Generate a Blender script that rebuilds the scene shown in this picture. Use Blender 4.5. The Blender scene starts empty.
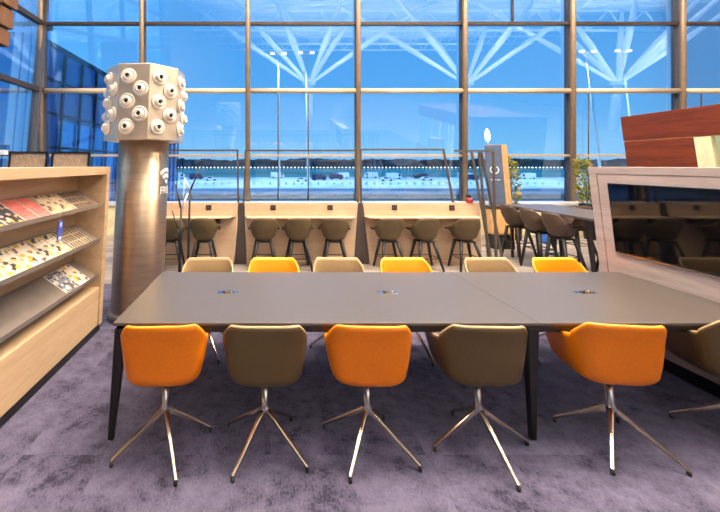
import bpy, bmesh, math, random
from mathutils import Vector, Matrix, Euler
PI = math.pi
C = bpy.context.scene.collection
sc = bpy.context.scene
rnd = random.Random(7)

# ------------------------------------------------------------------ materials
def lin(c):
    r = []
    for v in c:
        v = v / 255.0
        r.append(v / 12.92 if v <= 0.04045 else ((v + 0.055) / 1.055) ** 2.4)
    return (r[0], r[1], r[2], 1.0)

class NT:
    def __init__(s, m):
        m.use_nodes = True
        s.t = m.node_tree; s.n = s.t.nodes; s.l = s.t.links
        s.n.clear()
        s.out = s.n.new('ShaderNodeOutputMaterial')
    def new(s, kind, **kw):
        n = s.n.new(kind)
        for k, v in kw.items():
            if k in n.inputs.keys():
                n.inputs[k].default_value = v
            else:
                setattr(n, k, v)
        return n
    def link(s, a, b): s.l.new(a, b)

def ramp(nt, stops, interp='LINEAR'):
    r = nt.n.new('ShaderNodeValToRGB')
    r.color_ramp.interpolation = interp
    el = r.color_ramp.elements
    while len(el) < len(stops): el.new(0.5)
    for e, (p, c) in zip(el, stops):
        e.position = p; e.color = c
    return r

def mat(name, col, rough=0.5, metal=0.0, var=0.06, scale=8.0, bump=0.0, coords='Object', coat=0.0, spec=0.5, stretch=(1, 1, 1), sheen=0.0):
    m = bpy.data.materials.new(name); nt = NT(m)
    b = nt.new('ShaderNodeBsdfPrincipled'); nt.link(b.outputs[0], nt.out.inputs[0])
    b.inputs['Roughness'].default_value = rough; b.inputs['Metallic'].default_value = metal
    b.inputs['Coat Weight'].default_value = coat; b.inputs['Specular IOR Level'].default_value = spec
    b.inputs['Sheen Weight'].default_value = sheen
    tc = nt.new('ShaderNodeTexCoord'); mp = nt.new('ShaderNodeMapping')
    mp.inputs['Scale'].default_value = stretch
    nt.link(tc.outputs[coords], mp.inputs[0])
    no = nt.new('ShaderNodeTexNoise'); no.inputs['Scale'].default_value = scale; no.inputs['Detail'].default_value = 6
    nt.link(mp.outputs[0], no.inputs['Vector'])
    c = lin(col)
    lo = tuple(max(0, v * (1 - var * 2.5)) for v in c[:3]) + (1,)
    hi = tuple(min(1, v * (1 + var * 2.5)) for v in c[:3]) + (1,)
    r = ramp(nt, [(0.3, lo), (0.7, hi)])
    nt.link(no.outputs[0], r.inputs[0]); nt.link(r.outputs[0], b.inputs['Base Color'])
    if bump:
        bp = nt.new('ShaderNodeBump'); bp.inputs['Strength'].default_value = bump; bp.inputs['Distance'].default_value = 0.004
        nt.link(no.outputs[0], bp.inputs['Height']); nt.link(bp.outputs[0], b.inputs['Normal'])
    return m

def emit(name, col, strength):
    m = bpy.data.materials.new(name); nt = NT(m)
    e = nt.new('ShaderNodeEmission'); e.inputs[0].default_value = lin(col); e.inputs[1].default_value = strength
    nt.link(e.outputs[0], nt.out.inputs[0])
    return m

def wood(name, a, b_, rough=0.5, axis='Y', scale=3.0, plank=None, coat=0.0):
    m = bpy.data.materials.new(name); nt = NT(m)
    b = nt.new('ShaderNodeBsdfPrincipled'); nt.link(b.outputs[0], nt.out.inputs[0])
    b.inputs['Roughness'].default_value = rough; b.inputs['Coat Weight'].default_value = coat
    tc = nt.new('ShaderNodeTexCoord'); mp = nt.new('ShaderNodeMapping')
    mp.inputs['Scale'].default_value = {'X': (0.25, 4, 4), 'Y': (4, 0.25, 4), 'Z': (4, 4, 0.25)}[axis]
    nt.link(tc.outputs['Object'], mp.inputs[0])
    n1 = nt.new('ShaderNodeTexNoise'); n1.inputs['Scale'].default_value = scale; n1.inputs['Detail'].default_value = 8; n1.inputs['Distortion'].default_value = 0.6
    n2 = nt.new('ShaderNodeTexNoise'); n2.inputs['Scale'].default_value = scale * 9; n2.inputs['Detail'].default_value = 4
    nt.link(mp.outputs[0], n1.inputs['Vector']); nt.link(mp.outputs[0], n2.inputs['Vector'])
    mx = nt.new('ShaderNodeMath', operation='MULTIPLY_ADD'); mx.inputs[1].default_value = 0.45
    m2 = nt.new('ShaderNodeMath', operation='MULTIPLY'); m2.inputs[1].default_value = 0.55
    nt.link(n1.outputs[0], m2.inputs[0]); nt.link(n2.outputs[0], mx.inputs[0]); nt.link(m2.outputs[0], mx.inputs[2])
    r = ramp(nt, [(0.36, lin(a)), (0.64, lin(b_))])
    nt.link(mx.outputs[0], r.inputs[0]); nt.link(r.outputs[0], b.inputs['Base Color'])
    bp = nt.new('ShaderNodeBump'); bp.inputs['Strength'].default_value = 0.15; bp.inputs['Distance'].default_value = 0.002
    nt.link(mx.outputs[0], bp.inputs['Height']); nt.link(bp.outputs[0], b.inputs['Normal'])
    return m

def carpet_mat():
    m = bpy.data.materials.new('purple_grey_carpet'); nt = NT(m)
    b = nt.new('ShaderNodeBsdfPrincipled'); nt.link(b.outputs[0], nt.out.inputs[0])
    b.inputs['Roughness'].default_value = 0.95; b.inputs['Specular IOR Level'].default_value = 0.1; b.inputs['Sheen Weight'].default_value = 0.15
    tc = nt.new('ShaderNodeTexCoord')
    # every half-metre tile has its own offset and tone
    sn = nt.new('ShaderNodeVectorMath', operation='SNAP'); sn.inputs[1].default_value = (0.5, 0.5, 10)
    nt.link(tc.outputs['Object'], sn.inputs[0])
    wn = nt.new('ShaderNodeTexWhiteNoise'); nt.link(sn.outputs[0], wn.inputs['Vector'])
    off = nt.new('ShaderNodeVectorMath', operation='MULTIPLY_ADD'); off.inputs[1].default_value = (0.5, 0.5, 0.0)
    nt.link(wn.outputs['Color'], off.inputs[0]); nt.link(tc.outputs['Object'], off.inputs[2])
    n1 = nt.new('ShaderNodeTexNoise'); n1.inputs['Scale'].default_value = 3.2; n1.inputs['Detail'].default_value = 7; n1.inputs['Roughness'].default_value = 0.62
    nt.link(off.outputs[0], n1.inputs['Vector'])
    mp = nt.new('ShaderNodeMapping'); mp.inputs['Scale'].default_value = (1, 0.55, 1); nt.link(tc.outputs['Object'], mp.inputs[0])
    n2 = nt.new('ShaderNodeTexNoise'); n2.inputs['Scale'].default_value = 85; n2.inputs['Detail'].default_value = 3
    nt.link(mp.outputs[0], n2.inputs['Vector'])
    n3 = nt.new('ShaderNodeTexNoise'); n3.inputs['Scale'].default_value = 12; n3.inputs['Detail'].default_value = 5
    nt.link(off.outputs[0], n3.inputs['Vector'])
    a1 = nt.new('ShaderNodeMath', operation='MULTIPLY'); a1.inputs[1].default_value = 0.43; nt.link(n1.outputs[0], a1.inputs[0])
    a2 = nt.new('ShaderNodeMath', operation='MULTIPLY_ADD'); a2.inputs[1].default_value = 0.27; nt.link(n2.outputs[0], a2.inputs[0]); nt.link(a1.outputs[0], a2.inputs[2])
    a3 = nt.new('ShaderNodeMath', operation='MULTIPLY_ADD'); a3.inputs[1].default_value = 0.29; nt.link(n3.outputs[0], a3.inputs[0]); nt.link(a2.outputs[0], a3.inputs[2])
    a4 = nt.new('ShaderNodeMath', operation='MULTIPLY_ADD'); a4.inputs[1].default_value = 0.05; nt.link(wn.outputs['Value'], a4.inputs[0]); nt.link(a3.outputs[0], a4.inputs[2])
    r = ramp(nt, [(0.42, lin((48, 43, 62))), (0.48, lin((80, 75, 97))), (0.60, lin((104, 98, 122)))])
    nt.link(a4.outputs[0], r.inputs[0]); nt.link(r.outputs[0], b.inputs['Base Color'])
    bp = nt.new('ShaderNodeBump'); bp.inputs['Strength'].default_value = 0.5; bp.inputs['Distance'].default_value = 0.006
    nt.link(n2.outputs[0], bp.inputs['Height']); nt.link(bp.outputs[0], b.inputs['Normal'])
    return m

def plank_floor_mat():
    m = bpy.data.materials.new('pale_plank_floor'); nt = NT(m)
    b = nt.new('ShaderNodeBsdfPrincipled'); nt.link(b.outputs[0], nt.out.inputs[0]); b.inputs['Roughness'].default_value = 0.5
    tc = nt.new('ShaderNodeTexCoord')
    br = nt.new('ShaderNodeTexBrick'); br.inputs['Scale'].default_value = 1.0
    br.inputs['Color1'].default_value = lin((172, 158, 146)); br.inputs['Color2'].default_value = lin((128, 118, 114)); br.inputs['Mortar'].default_value = lin((110, 100, 96))
    br.inputs['Brick Width'].default_value = 1.2; br.inputs['Row Height'].default_value = 0.18; br.inputs['Mortar Size'].default_value = 0.006
    nt.link(tc.outputs['Object'], br.inputs['Vector'])
    nt.link(br.outputs[0], b.inputs['Base Color'])
    return m

def glass_mat(name='window_glass', tint=(228, 240, 250), refl=0.125):
    m = bpy.data.materials.new(name); nt = NT(m)
    t = nt.new('ShaderNodeBsdfTransparent'); t.inputs[0].default_value = lin(tint)
    g = nt.new('ShaderNodeBsdfGlossy'); g.inputs['Roughness'].default_value = 0.0; g.inputs[0].default_value = lin((235, 245, 255))
    lw = nt.new('ShaderNodeLayerWeight'); lw.inputs[0].default_value = 0.25
    mul = nt.new('ShaderNodeMath', operation='MULTIPLY_ADD'); mul.inputs[1].default_value = 0.5; mul.inputs[2].default_value = refl
    nt.link(lw.outputs['Fresnel'], mul.inputs[0])
    mx = nt.new('ShaderNodeMixShader'); nt.link(mul.outputs[0], mx.inputs[0]); nt.link(t.outputs[0], mx.inputs[1]); nt.link(g.outputs[0], mx.inputs[2])
    nt.link(mx.outputs[0], nt.out.inputs[0])
    return m

def cover_mat(name, cols, scale=14.0, kind='noise'):
    m = bpy.data.materials.new(name); nt = NT(m)
    b = nt.new('ShaderNodeBsdfPrincipled'); nt.link(b.outputs[0], nt.out.inputs[0]); b.inputs['Roughness'].default_value = 0.3
    tc = nt.new('ShaderNodeTexCoord')
    if kind == 'noise':
        n = nt.new('ShaderNodeTexVoronoi'); n.distance = 'MINKOWSKI'; n.inputs['Scale'].default_value = scale * 4.6; n.inputs['Exponent'].default_value = 3.0; n.inputs['Randomness'].default_value = 0.9
        nt.link(tc.outputs['Object'], n.inputs['Vector'])
        sx = nt.new('ShaderNodeSeparateColor'); nt.link(n.outputs['Color'], sx.inputs[0]); src = sx.outputs[0]
        k = len(cols); wts = [0.0, 0.14, 0.46, 0.76]
        r = ramp(nt, [(wts[i], lin(c)) for i, c in enumerate(cols)], 'CONSTANT')
        nt.link(src, r.inputs[0]); nt.link(r.outputs[0], b.inputs['Base Color'])
    else:
        br = nt.new('ShaderNodeTexBrick'); br.offset = 0.0
        br.inputs['Scale'].default_value = 1.0
        br.inputs['Color1'].default_value = lin(cols[1]); br.inputs['Color2'].default_value = lin(cols[2]); br.inputs['Mortar'].default_value = lin(cols[0])
        br.inputs['Brick Width'].default_value = 0.047; br.inputs['Row Height'].default_value = 0.098; br.inputs['Mortar Size'].default_value = 0.004
        nt.link(tc.outputs['Object'], br.inputs['Vector']); nt.link(br.outputs[0], b.inputs['Base Color'])
    return m

M = {}
M['carpet'] = carpet_mat()
M['planks'] = plank_floor_mat()
M['glass'] = glass_mat()
M['beige_wood'] = wood('pale_beige_wood', (180, 150, 114), (200, 169, 134), 0.5, 'Y', 3.0)
M['counter_wood'] = wood('counter_beige_wood', (192, 160, 128), (206, 176, 146), 0.5, 'X', 3.0)
M['pink_wood'] = wood('whitewashed_pinkish_wood', (172, 153, 142), (196, 178, 168), 0.55, 'Y', 3.0)
M['red_wood'] = wood('red_brown_veneer', (84, 33, 11), (130, 56, 20), 0.4, 'Y', 2.0, coat=0.0)
M['brown_panel'] = wood('golden_brown_panel', (96, 62, 30), (128, 86, 44), 0.45, 'Z', 2.0)
M['tan'] = mat('tan_laminate', (214, 165, 105), 0.5)
M['black'] = mat('matt_black', (22, 20, 19), 0.45, 0, 0.1)
M['plinth'] = mat('black_plinth', (16, 14, 14), 0.3, 0, 0.2, 20)
M['table'] = mat('dark_taupe_laminate', (86, 78, 72), 0.33, 0, 0.03, 40, 0.02, spec=0.5)
M['table_edge'] = mat('black_brown_frame', (17, 14, 13), 0.45, 0.0)
M['steel'] = mat('champagne_steel', (214, 200, 180), 0.22, 1.0, 0.02)
M['chrome'] = mat('satin_chrome', (190, 188, 186), 0.25, 1.0, 0.02)
M['col_steel'] =  mat('brushed_column_steel', (196, 172, 146), 0.44, 1.0, 0.05, 3, 0.0, stretch=(1, 1, 6))
_b = [n for n in M['col_steel'].node_tree.nodes if n.type == 'BSDF_PRINCIPLED'][0]
_b.inputs['Anisotropic'].default_value = 0.8; _b.inputs['Anisotropic Rotation'].default_value = 0.25
_t = M['col_steel'].node_tree.nodes.new('ShaderNodeTangent'); _t.direction_type = 'RADIAL'; _t.axis = 'Z'
M['col_steel'].node_tree.links.new(_t.outputs[0], _b.inputs['Tangent'])
M['ring_steel'] = mat('dull_base_ring_steel', (150, 132, 116), 0.5, 0.8)
M['tray'] = mat('grey_tray_metal', (158, 146, 138), 0.32, 0.6, 0.03)
M['orange'] = mat('orange_leather', (224, 118, 2), 0.4, 0, 0.02, 60, 0.03, spec=0.35)
M['orange_pipe'] = mat('orange_piping', (250, 160, 30), 0.4, 0, 0.02)
M['olive'] = mat('olive_brown_leather', (84, 65, 34), 0.40, 0, 0.03, 60, 0.03, spec=0.35)
M['olive_lit'] = mat('olive_leather_lit', (150, 122, 86), 0.42, 0, 0.03, 60, 0.03, spec=0.35)  # same olive leather, overhead light on the inside put into its colour
M['orange_lit'] = mat('orange_leather_lit', (246, 152, 14), 0.4, 0, 0.02, 60, 0.03, spec=0.35)  # same orange leather, brightened in colour as if lit from above
M['olive_pipe'] = mat('pale_tan_piping', (180, 150, 108), 0.42, 0, 0.03)
M['stool'] = mat('olive_brown_shell', (90, 74, 48), 0.5, 0, 0.02, spec=0.35)
M['stool_dark'] = mat('dark_brown_shell', (84, 66, 52), 0.5, 0, 0.02, spec=0.35)
M['black_wood'] = mat('black_stained_wood', (24, 20, 19), 0.5, 0, 0.1, 20, stretch=(1, 1, 0.2))
M['charcoal'] = mat('charcoal_panel', (66, 56, 52), 0.55, 0, 0.08, 12, stretch=(4, 4, 0.4))
M['frame'] = mat('bronze_black_frame', (88, 78, 70), 0.45, 0.3, 0.05)
M['bronze'] = mat('bronze_mullion', (154, 128, 100), 0.4, 0.3, 0.04)
M['fin'] = mat('grey_mullion_fin', (96, 90, 92), 0.45, 0.3, 0.04)
M['dark_bar'] = mat('dark_bronze_transom', (74, 58, 48), 0.45, 0.3, 0.04)
M['pale_bar'] = mat('pale_tan_transom', (196, 172, 144), 0.4, 0.2, 0.03)
M['cream_tube'] = mat('cream_transom', (214, 190, 158), 0.4, 0.15, 0.03)
M['head_grey'] = mat('head_painted_cream', (222, 202, 178), 0.34, 0.75, 0.02)
M['nozzle'] = mat('white_nozzle', (240, 230, 214), 0.32, 0, 0.02)
M['white'] = mat('white_paint', (238, 238, 238), 0.4, 0, 0.02)
M['screen'] = mat('glossy_black_screen', (7, 8, 11), 0.035, 0, 0.0, spec=0.55, coat=0.15)
M['bezel'] = mat('black_bezel', (12, 12, 13), 0.25)
M['cane'] = mat('woven_cane', (176, 146, 118), 0.7, 0, 0.2, 60, 0.2, stretch=(2, 2, 0.3))
M['leaf'] = mat('plant_leaf', (120, 132, 40), 0.5, 0, 0.25, 5)
M['leaf_y'] = mat('plant_leaf_yellow', (190, 160, 50), 0.5, 0, 0.2, 5)
M['sign_blue'] = mat('slate_blue_panel', (92, 102, 124), 0.35, 0.1)
M['sign_tan'] = mat('tan_sign_edge', (218, 172, 112), 0.45)
M['blue_seat'] = mat('blue_upholstery', (40, 90, 170), 0.7)
M['tag'] = mat('blue_tag', (66, 78, 160), 0.4)
M['tag_pale'] = mat('pale_tag_print', (200, 205, 230), 0.4)
M['red'] = mat('red_glaze', (150, 30, 26), 0.3)
M['ledge'] = mat('pale_sill', (206, 204, 200), 0.35)
M['pages'] = mat('paper_pages', (236, 230, 220), 0.7)
M['white_steel'] = mat('white_roof_steel', (240, 240, 240), 0.5)
M['roof'] = mat('white_roof_deck', (176, 174, 170), 0.7)
M['wall'] = mat('grey_wall', (120, 112, 106), 0.8)
M['bluedark'] = mat('dark_blue_cladding', (44, 96, 160), 0.35, 0.0, 0.08, 0.6, spec=0.5)
M['bluepane'] = mat('bright_blue_pane', (84, 170, 235), 0.15, 0.0, 0.08, 0.6)
M['mull_dark'] = mat('dark_exterior_mullion', (20, 30, 45), 0.5)
M['apron'] = mat('pale_apron_concrete', (232, 236, 236), 0.8, 0, 0.1, 0.06)
M['asphalt'] = mat('dark_asphalt', (24, 34, 46), 0.85, 0, 0.15, 0.2)
M['midgrey'] = mat('taxiway_asphalt', (96, 124, 150), 0.8, 0, 0.12, 0.05, stretch=(0.3, 1.5, 1))
M['grass'] = mat('airfield_grass', (74, 190, 176), 0.95, 0, 0.2, 0.02, stretch=(0.2, 1, 1))
M['trees'] = mat('distant_tree_foliage', (34, 84, 92), 0.95, 0, 0.3, 0.08)
M['lamp'] = emit('lamp_white', (255, 240, 220), 6)
M['runlight'] = emit('runway_lamp', (235, 248, 255), 5)
M['flood'] = emit('floodlight_warm', (255, 236, 205), 14)
M['litwin'] = emit('lit_kiosk_window', (205, 214, 165), 0.75)
M['cream'] = mat('cream_frame', (226, 214, 170), 0.45)
M['c_stripe'] = cover_mat('cover_photo_grid', [(236, 214, 180), (44, 34, 32), (84, 62, 52)], kind='brick')
M['c_stripe2'] = cover_mat('cover_dark_grid', [(240, 222, 190), (96, 80, 66), (140, 118, 96)], kind='brick')
M['c_pink'] = cover_mat('cover_pink', [(228, 132, 122), (236, 150, 140), (226, 120, 112), (214, 96, 92)], 16)
M['c_cream'] = cover_mat('cover_cream', [(96, 80, 70), (214, 190, 156), (228, 206, 170), (190, 164, 124)], 6)
M['c_yellow'] = cover_mat('cover_yellow', [(70, 62, 58), (214, 200, 178), (238, 226, 206), (226, 186, 70)], 6.5)
M['c_white'] = cover_mat('cover_white', [(228, 178, 60), (236, 220, 204), (242, 226, 210), (120, 84, 70)], 6)
M['c_dark'] = cover_mat('cover_dark', [(224, 214, 204), (44, 48, 66), (72, 76, 92), (226, 190, 80)], 8)
M['c_blue'] = cover_mat('cover_slate', [(224, 222, 222), (82, 84, 96), (132, 136, 146), (214, 190, 170)], 8)
M['van_white'] = mat('white_vehicle_paint', (232, 236, 240), 0.3)
M['van_dark'] = mat('dark_vehicle_paint', (28, 44, 84), 0.3)
M['tyre'] = mat('tyre_rubber', (20, 20, 20), 0.8)
M['win_dark'] = mat('dark_vehicle_glass', (30, 40, 56), 0.1)
M['string'] = mat('pale_string', (220, 214, 206), 0.6)
M['flame'] = M['flood']

# ------------------------------------------------------------------ mesh helpers
def box(bm, x0, x1, y0, y1, z0, z1, mi=0):
    vs = [bm.verts.new(p) for p in ((x0, y0, z0), (x1, y0, z0), (x1, y1, z0), (x0, y1, z0), (x0, y0, z1), (x1, y0, z1), (x1, y1, z1), (x0, y1, z1))]
    for f in ((3, 2, 1, 0), (4, 5, 6, 7), (0, 1, 5, 4), (1, 2, 6, 5), (2, 3, 7, 6), (3, 0, 4, 7)):
        bm.faces.new([vs[i] for i in f]).material_index = mi
    return vs

def tube(bm, pts, radii, n=10, mi=0, closed=False, caps=True):
    pts = [Vector(p) for p in pts]
    if not isinstance(radii, (list, tuple)): radii = [radii] * len(pts)
    rings = []; N = len(pts); prev = None
    for i, p in enumerate(pts):
        if closed: t = pts[(i + 1) % N] - pts[i - 1]
        elif i == 0: t = pts[1] - p
        elif i == N - 1: t = p - pts[i - 1]
        else: t = pts[i + 1] - pts[i - 1]
        t.normalize()
        a = prev if prev is not None else (Vector((0, 0, 1)) if abs(t.z) < 0.9 else Vector((1, 0, 0)))
        a = a - t * a.dot(t)
        if a.length < 1e-6: a = t.orthogonal()
        a.normalize(); prev = a
        b = t.cross(a)
        rings.append([bm.verts.new(p + (a * math.cos(2 * PI * k / n) + b * math.sin(2 * PI * k / n)) * radii[i]) for k in range(n)])
    for i in range(N if closed else N - 1):
        r0, r1 = rings[i], rings[(i + 1) % N]
        for k in range(n):
            f = bm.faces.new((r0[k], r0[(k + 1) % n], r1[(k + 1) % n], r1[k])); f.smooth = True; f.material_index = mi
    if caps and not closed:
        bm.faces.new(rings[0][::-1]).material_index = mi; bm.faces.new(rings[-1]).material_index = mi

def bar(bm, p0, p1, w, h, mi=0, w1=None, h1=None, up=(0, 0, 1)):
    """rectangular bar from p0 to p1, w across, h along 'up'"""
    p0 = Vector(p0); p1 = Vector(p1); t = (p1 - p0).normalized(); u = Vector(up)
    s = t.cross(u)
    if s.length < 1e-5: s = t.cross(Vector((0, 1, 0)))
    s.normalize(); u = s.cross(t).normalized()
    w1 = w if w1 is None else w1; h1 = h if h1 is None else h1
    q = []
    for p, ww, hh in ((p0, w, h), (p1, w1, h1)):
        for a, b in ((-1, -1), (1, -1), (1, 1), (-1, 1)):
            q.append(bm.verts.new(p + s * a * ww / 2 + u * b * hh / 2))
    for f in ((3, 2, 1, 0), (4, 5, 6, 7), (0, 1, 5, 4), (1, 2, 6, 5), (2, 3, 7, 6), (3, 0, 4, 7)):
        bm.faces.new([q[i] for i in f]).material_index = mi

def lathe(bm, prof, n=32, c=(0, 0, 0), mi=0, smooth=True):
    rings = []
    for r, z in prof:
        if r < 1e-6: rings.append([bm.verts.new((c[0], c[1], c[2] + z))])
        else: rings.append([bm.verts.new((c[0] + r * math.cos(2 * PI * k / n), c[1] + r * math.sin(2 * PI * k / n), c[2] + z)) for k in range(n)])
    for a, b in zip(rings, rings[1:]):
        for k in range(n):
            k2 = (k + 1) % n
            if len(a) == 1 and len(b) == 1: continue
            if len(a) == 1: f = bm.faces.new((a[0], b[k2], b[k]))
            elif len(b) == 1: f = bm.faces.new((a[k], a[k2], b[0]))
            else: f = bm.faces.new((a[k], a[k2], b[k2], b[k]))
            f.smooth = smooth; f.material_index = mi

def prism(bm, poly, axis, a, b, mi=0):
    """polygon (2D) extruded along an axis from a to b"""
    def P(u, v, t):
        return {'X': (t, u, v), 'Y': (u, t, v), 'Z': (u, v, t)}[axis]
    A = [bm.verts.new(P(u, v, a)) for u, v in poly]; B = [bm.verts.new(P(u, v, b)) for u, v in poly]
    n = len(poly)
    bm.faces.new(A).material_index = mi; bm.faces.new(B[::-1]).material_index = mi
    for i in range(n): bm.faces.new((A[i], B[i], B[(i + 1) % n], A[(i + 1) % n])).material_index = mi

def new(): return bmesh.new()

def obj(name, bm, mats, parent=None, bevel=0.0, seg=2, smooth=False, local=False, sub=0, solid=0.0):
    bmesh.ops.recalc_face_normals(bm, faces=bm.faces[:])
    if parent is not None and not local:
        off = Vector(parent.location); p = parent.parent
        while p is not None: off += p.location; p = p.parent
        bmesh.ops.translate(bm, verts=bm.verts[:], vec=-off)
    me = bpy.data.meshes.new(name); bm.to_mesh(me); bm.free()
    if not isinstance(mats, (list, tuple)): mats = [mats]
    for m in mats: me.materials.append(m)
    if smooth:
        for p in me.polygons: p.use_smooth = True
    o = bpy.data.objects.new(name, me); C.objects.link(o)
    if parent is not None: o.parent = parent
    if solid:
        s = o.modifiers.new('solid', 'SOLIDIFY'); s.thickness = solid; s.offset = -1; s.material_offset = len(mats) - 1
    if bevel:
        b = o.modifiers.new('bevel', 'BEVEL'); b.width = bevel; b.segments = seg; b.limit_method = 'ANGLE'; b.angle_limit = math.radians(40)
    if sub:
        s = o.modifiers.new('sub', 'SUBSURF'); s.levels = sub; s.render_levels = sub
    return o

def tag(o, label, cat, group=None, kind=None):
    o['label'] = label; o['category'] = cat
    if group: o['group'] = group
    if kind: o['kind'] = kind
    return o

def empty(name, loc, label, cat, group=None):
    o = bpy.data.objects.new(name, None); o.empty_display_size = 0.1; C.objects.link(o); o.location = loc
    return tag(o, label, cat, group)

def struct(name, bm, m, label=None, cat=None, **kw):
    o = obj(name, bm, m, **kw); o['kind'] = 'structure'
    if label: o['label'] = label
    if cat: o['category'] = cat
    return o

def copy_tree(o, parent=None, top=True):
    c = o.copy(); C.objects.link(c)
    if parent is not None: c.parent = parent
    for ch in list(o.children): copy_tree(ch, c, False)
    return c

# ------------------------------------------------------------------ camera
TH = math.radians(7.6)
H = 1.78
cam = bpy.data.cameras.new('camera'); co = bpy.data.objects.new('camera', cam); C.objects.link(co)
co.location = (0, 0, H); co.rotation_euler = (PI / 2 + TH, 0, 0)
cam.sensor_width = 36; cam.lens = 36 * 362 / 720
cam.shift_x = 95 / 720; cam.shift_y = -(256 - 116.7) / 720
cam.clip_end = 3000; cam.clip_start = 0.05
sc.camera = co

# ------------------------------------------------------------------ room shell
FD = 10.05                      # distance of the leaning glass wall
FLOC = (0, FD * math.cos(TH), H + FD * math.sin(TH))
def fstruct(name, bm, m, label, cat):
    """object in the plane of the leaning glass wall (x across, y outward, z up the slope)"""
    o = struct(name, bm, m, label, cat); o.location = FLOC; o.rotation_euler = (TH, 0, 0)
    return o

bm = new(); box(bm, -6.4, 9.0, -6, 5.75, -0.12, 0); struct('floor', bm, M['carpet'], 'mottled purple-grey carpet tiles under the long table', 'floor')
bm = new()
box(bm, -6.4, 9.0, 5.75, 10.42, -0.12, 0); box(bm, 9.0, 34, -62, 10.42, -0.12, 0); box(bm, -6.4, 9.0, -62, -6, -0.12, 0)
struct('floor_planks', bm, M['planks'], 'pale striped plank flooring by the windows', 'floor')

FX = [-6.13, -3.37, -0.47, 2.55, 5.47, 8.42, 11.42, 14.6, 17.6, 20.6, 23.6, 26.6, 29.6, 32.6]
FZ = [-3.13, -1.07, 0.71, 2.57, 4.45, 6.35, 8.0]
ZB, ZT = -3.10, 7.75
for i in range(len(FX) - 1):
    bm = new(); box(bm, FX[i] + 0.02, FX[i + 1] - 0.02, -0.006, 0.006, ZB, ZT)
    o = fstruct('window_%d' % (i + 1), bm, M['glass'], 'tall glazed bay of the airport window wall, with a view of the airfield', 'window')
k = 1
for i, x in enumerate(FX):
    bm = new()
    tube(bm, [(x, -0.16, ZB), (x, -0.16, ZT)], 0.066, 14, 0)
    box(bm, x - 0.03, x + 0.03, -0.13, 0.10, ZB, ZT, 1)
    box(bm, x - 0.055, x + 0.055, -0.02, 0.05, ZB, ZT, 1)
    fstruct('trim_%d' % k, bm, [M['bronze'], M['fin']], 'bronze tubular mullion with grey fin in the window wall', 'mullion'); k += 1
for z, r, m_, dy in ((0.71, 0.07, 'cream_tube', -0.12), (2.57, 0.042, 'dark_bar', -0.06), (-1.07, 0.026, 'pale_bar', -0.06), (4.45, 0.07, 'cream_tube', -0.12), (6.35, 0.042, 'dark_bar', -0.06)):
    bm = new()
    for i in range(len(FX) - 1):
        if r > 0.06: tube(bm, [(FX[i] + 0.06, dy, z), (FX[i + 1] - 0.06, dy, z)], r, 14)
        else: box(bm, FX[i] + 0.02, FX[i + 1] - 0.02, dy - 0.05, dy + 0.1, z - r, z + r)
    nm = {'cream_tube': 'thick cream horizontal tube across the window wall', 'dark_bar': 'thin dark horizontal bar across the window wall', 'pale_bar': 'thin tan horizontal bar across the window wall'}[m_]
    fstruct('trim_%d' % k, bm, M[m_], nm, 'transom'); k += 1
bm = new()
for x in (0.36, 1.19, 8.9, 12.0): tube(bm, [(x, -0.09, -2.3), (x, -0.09, 0.62)], 0.014, 8)
box(bm, 6.83, 6.87, -0.06, 0.0, 2.6, 4.4)
fstruct('trim_%d' % k, bm, M['dark_bar'], 'thin vertical tension rods in the window wall', 'rod'); k += 1
# deep sill along the window wall
bm = new(); box(bm, -6.1, 33, 9.55, 10.05, 0.0, 0.74); box(bm, -6.1, 33, 9.5, 10.12, 0.74, 0.80, 1)
struct('trim_%d' % k, bm, [M['cream'], M['ledge']], 'low pale sill running along the window wall', 'sill', bevel=0.01); k += 1

# left glazed wall
LX = -6.13
LZ = [0.0, 2.05, 3.80, 5.62, 7.5, 9.4]
bm = new(); box(bm, LX - 0.006, LX + 0.006, -4, 9.95, 0.0, 9.3); struct('wall_left', bm, M['glass'], 'glazed side wall left of the window wall', 'wall')
bm = new()
for y in (9.55, 6.9, 3.9, 0.9, -2.1): box(bm, LX - 0.1, LX + 0.1, y - 0.05, y + 0.05, 0, 9.3)
struct('trim_%d' % k, bm, M['fin'], 'grey mullions of the glazed side wall', 'mullion'); k += 1
bm = new()
for z in LZ[1:5]: box(bm, LX - 0.05, LX + 0.09, -4, 9.9, z - 0.06, z + 0.06)
struct('trim_%d' % k, bm, M['dark_bar'], 'dark transoms of the glazed side wall', 'transom'); k += 1
# hall behind the camera (seen mirrored in the glass)
bm = new()
n = 70
for i in range(n):
    y0 = -62 + i * 1.02; 
    box(bm, -6.4, 34, y0, y0 + 0.62, 9.45, 9.7); box(bm, -6.4, 34, y0 + 0.62, y0 + 1.02, 9.6, 9.7)
struct('ceiling', bm, M['roof'], 'white corrugated roof deck of the hall', 'ceiling')
bm = new(); box(bm, -6.6, 34.2, -62.2, -62, 0, 9.6); struct('wall_back', bm, M['wall'], 'far wall of the hall behind the viewer', 'wall')
bm = new(); box(bm, 34, 34.2, -62, 10.4, 0, 9.6); struct('wall_right', bm, M['wall'], 'far side wall of the hall', 'wall')
bm = new(); box(bm, -6.6, -6.4, -62, -4, 0, 9.6); struct('wall_left_rear', bm, M['wall'], 'solid side wall of the hall behind the viewer', 'wall')

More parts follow.
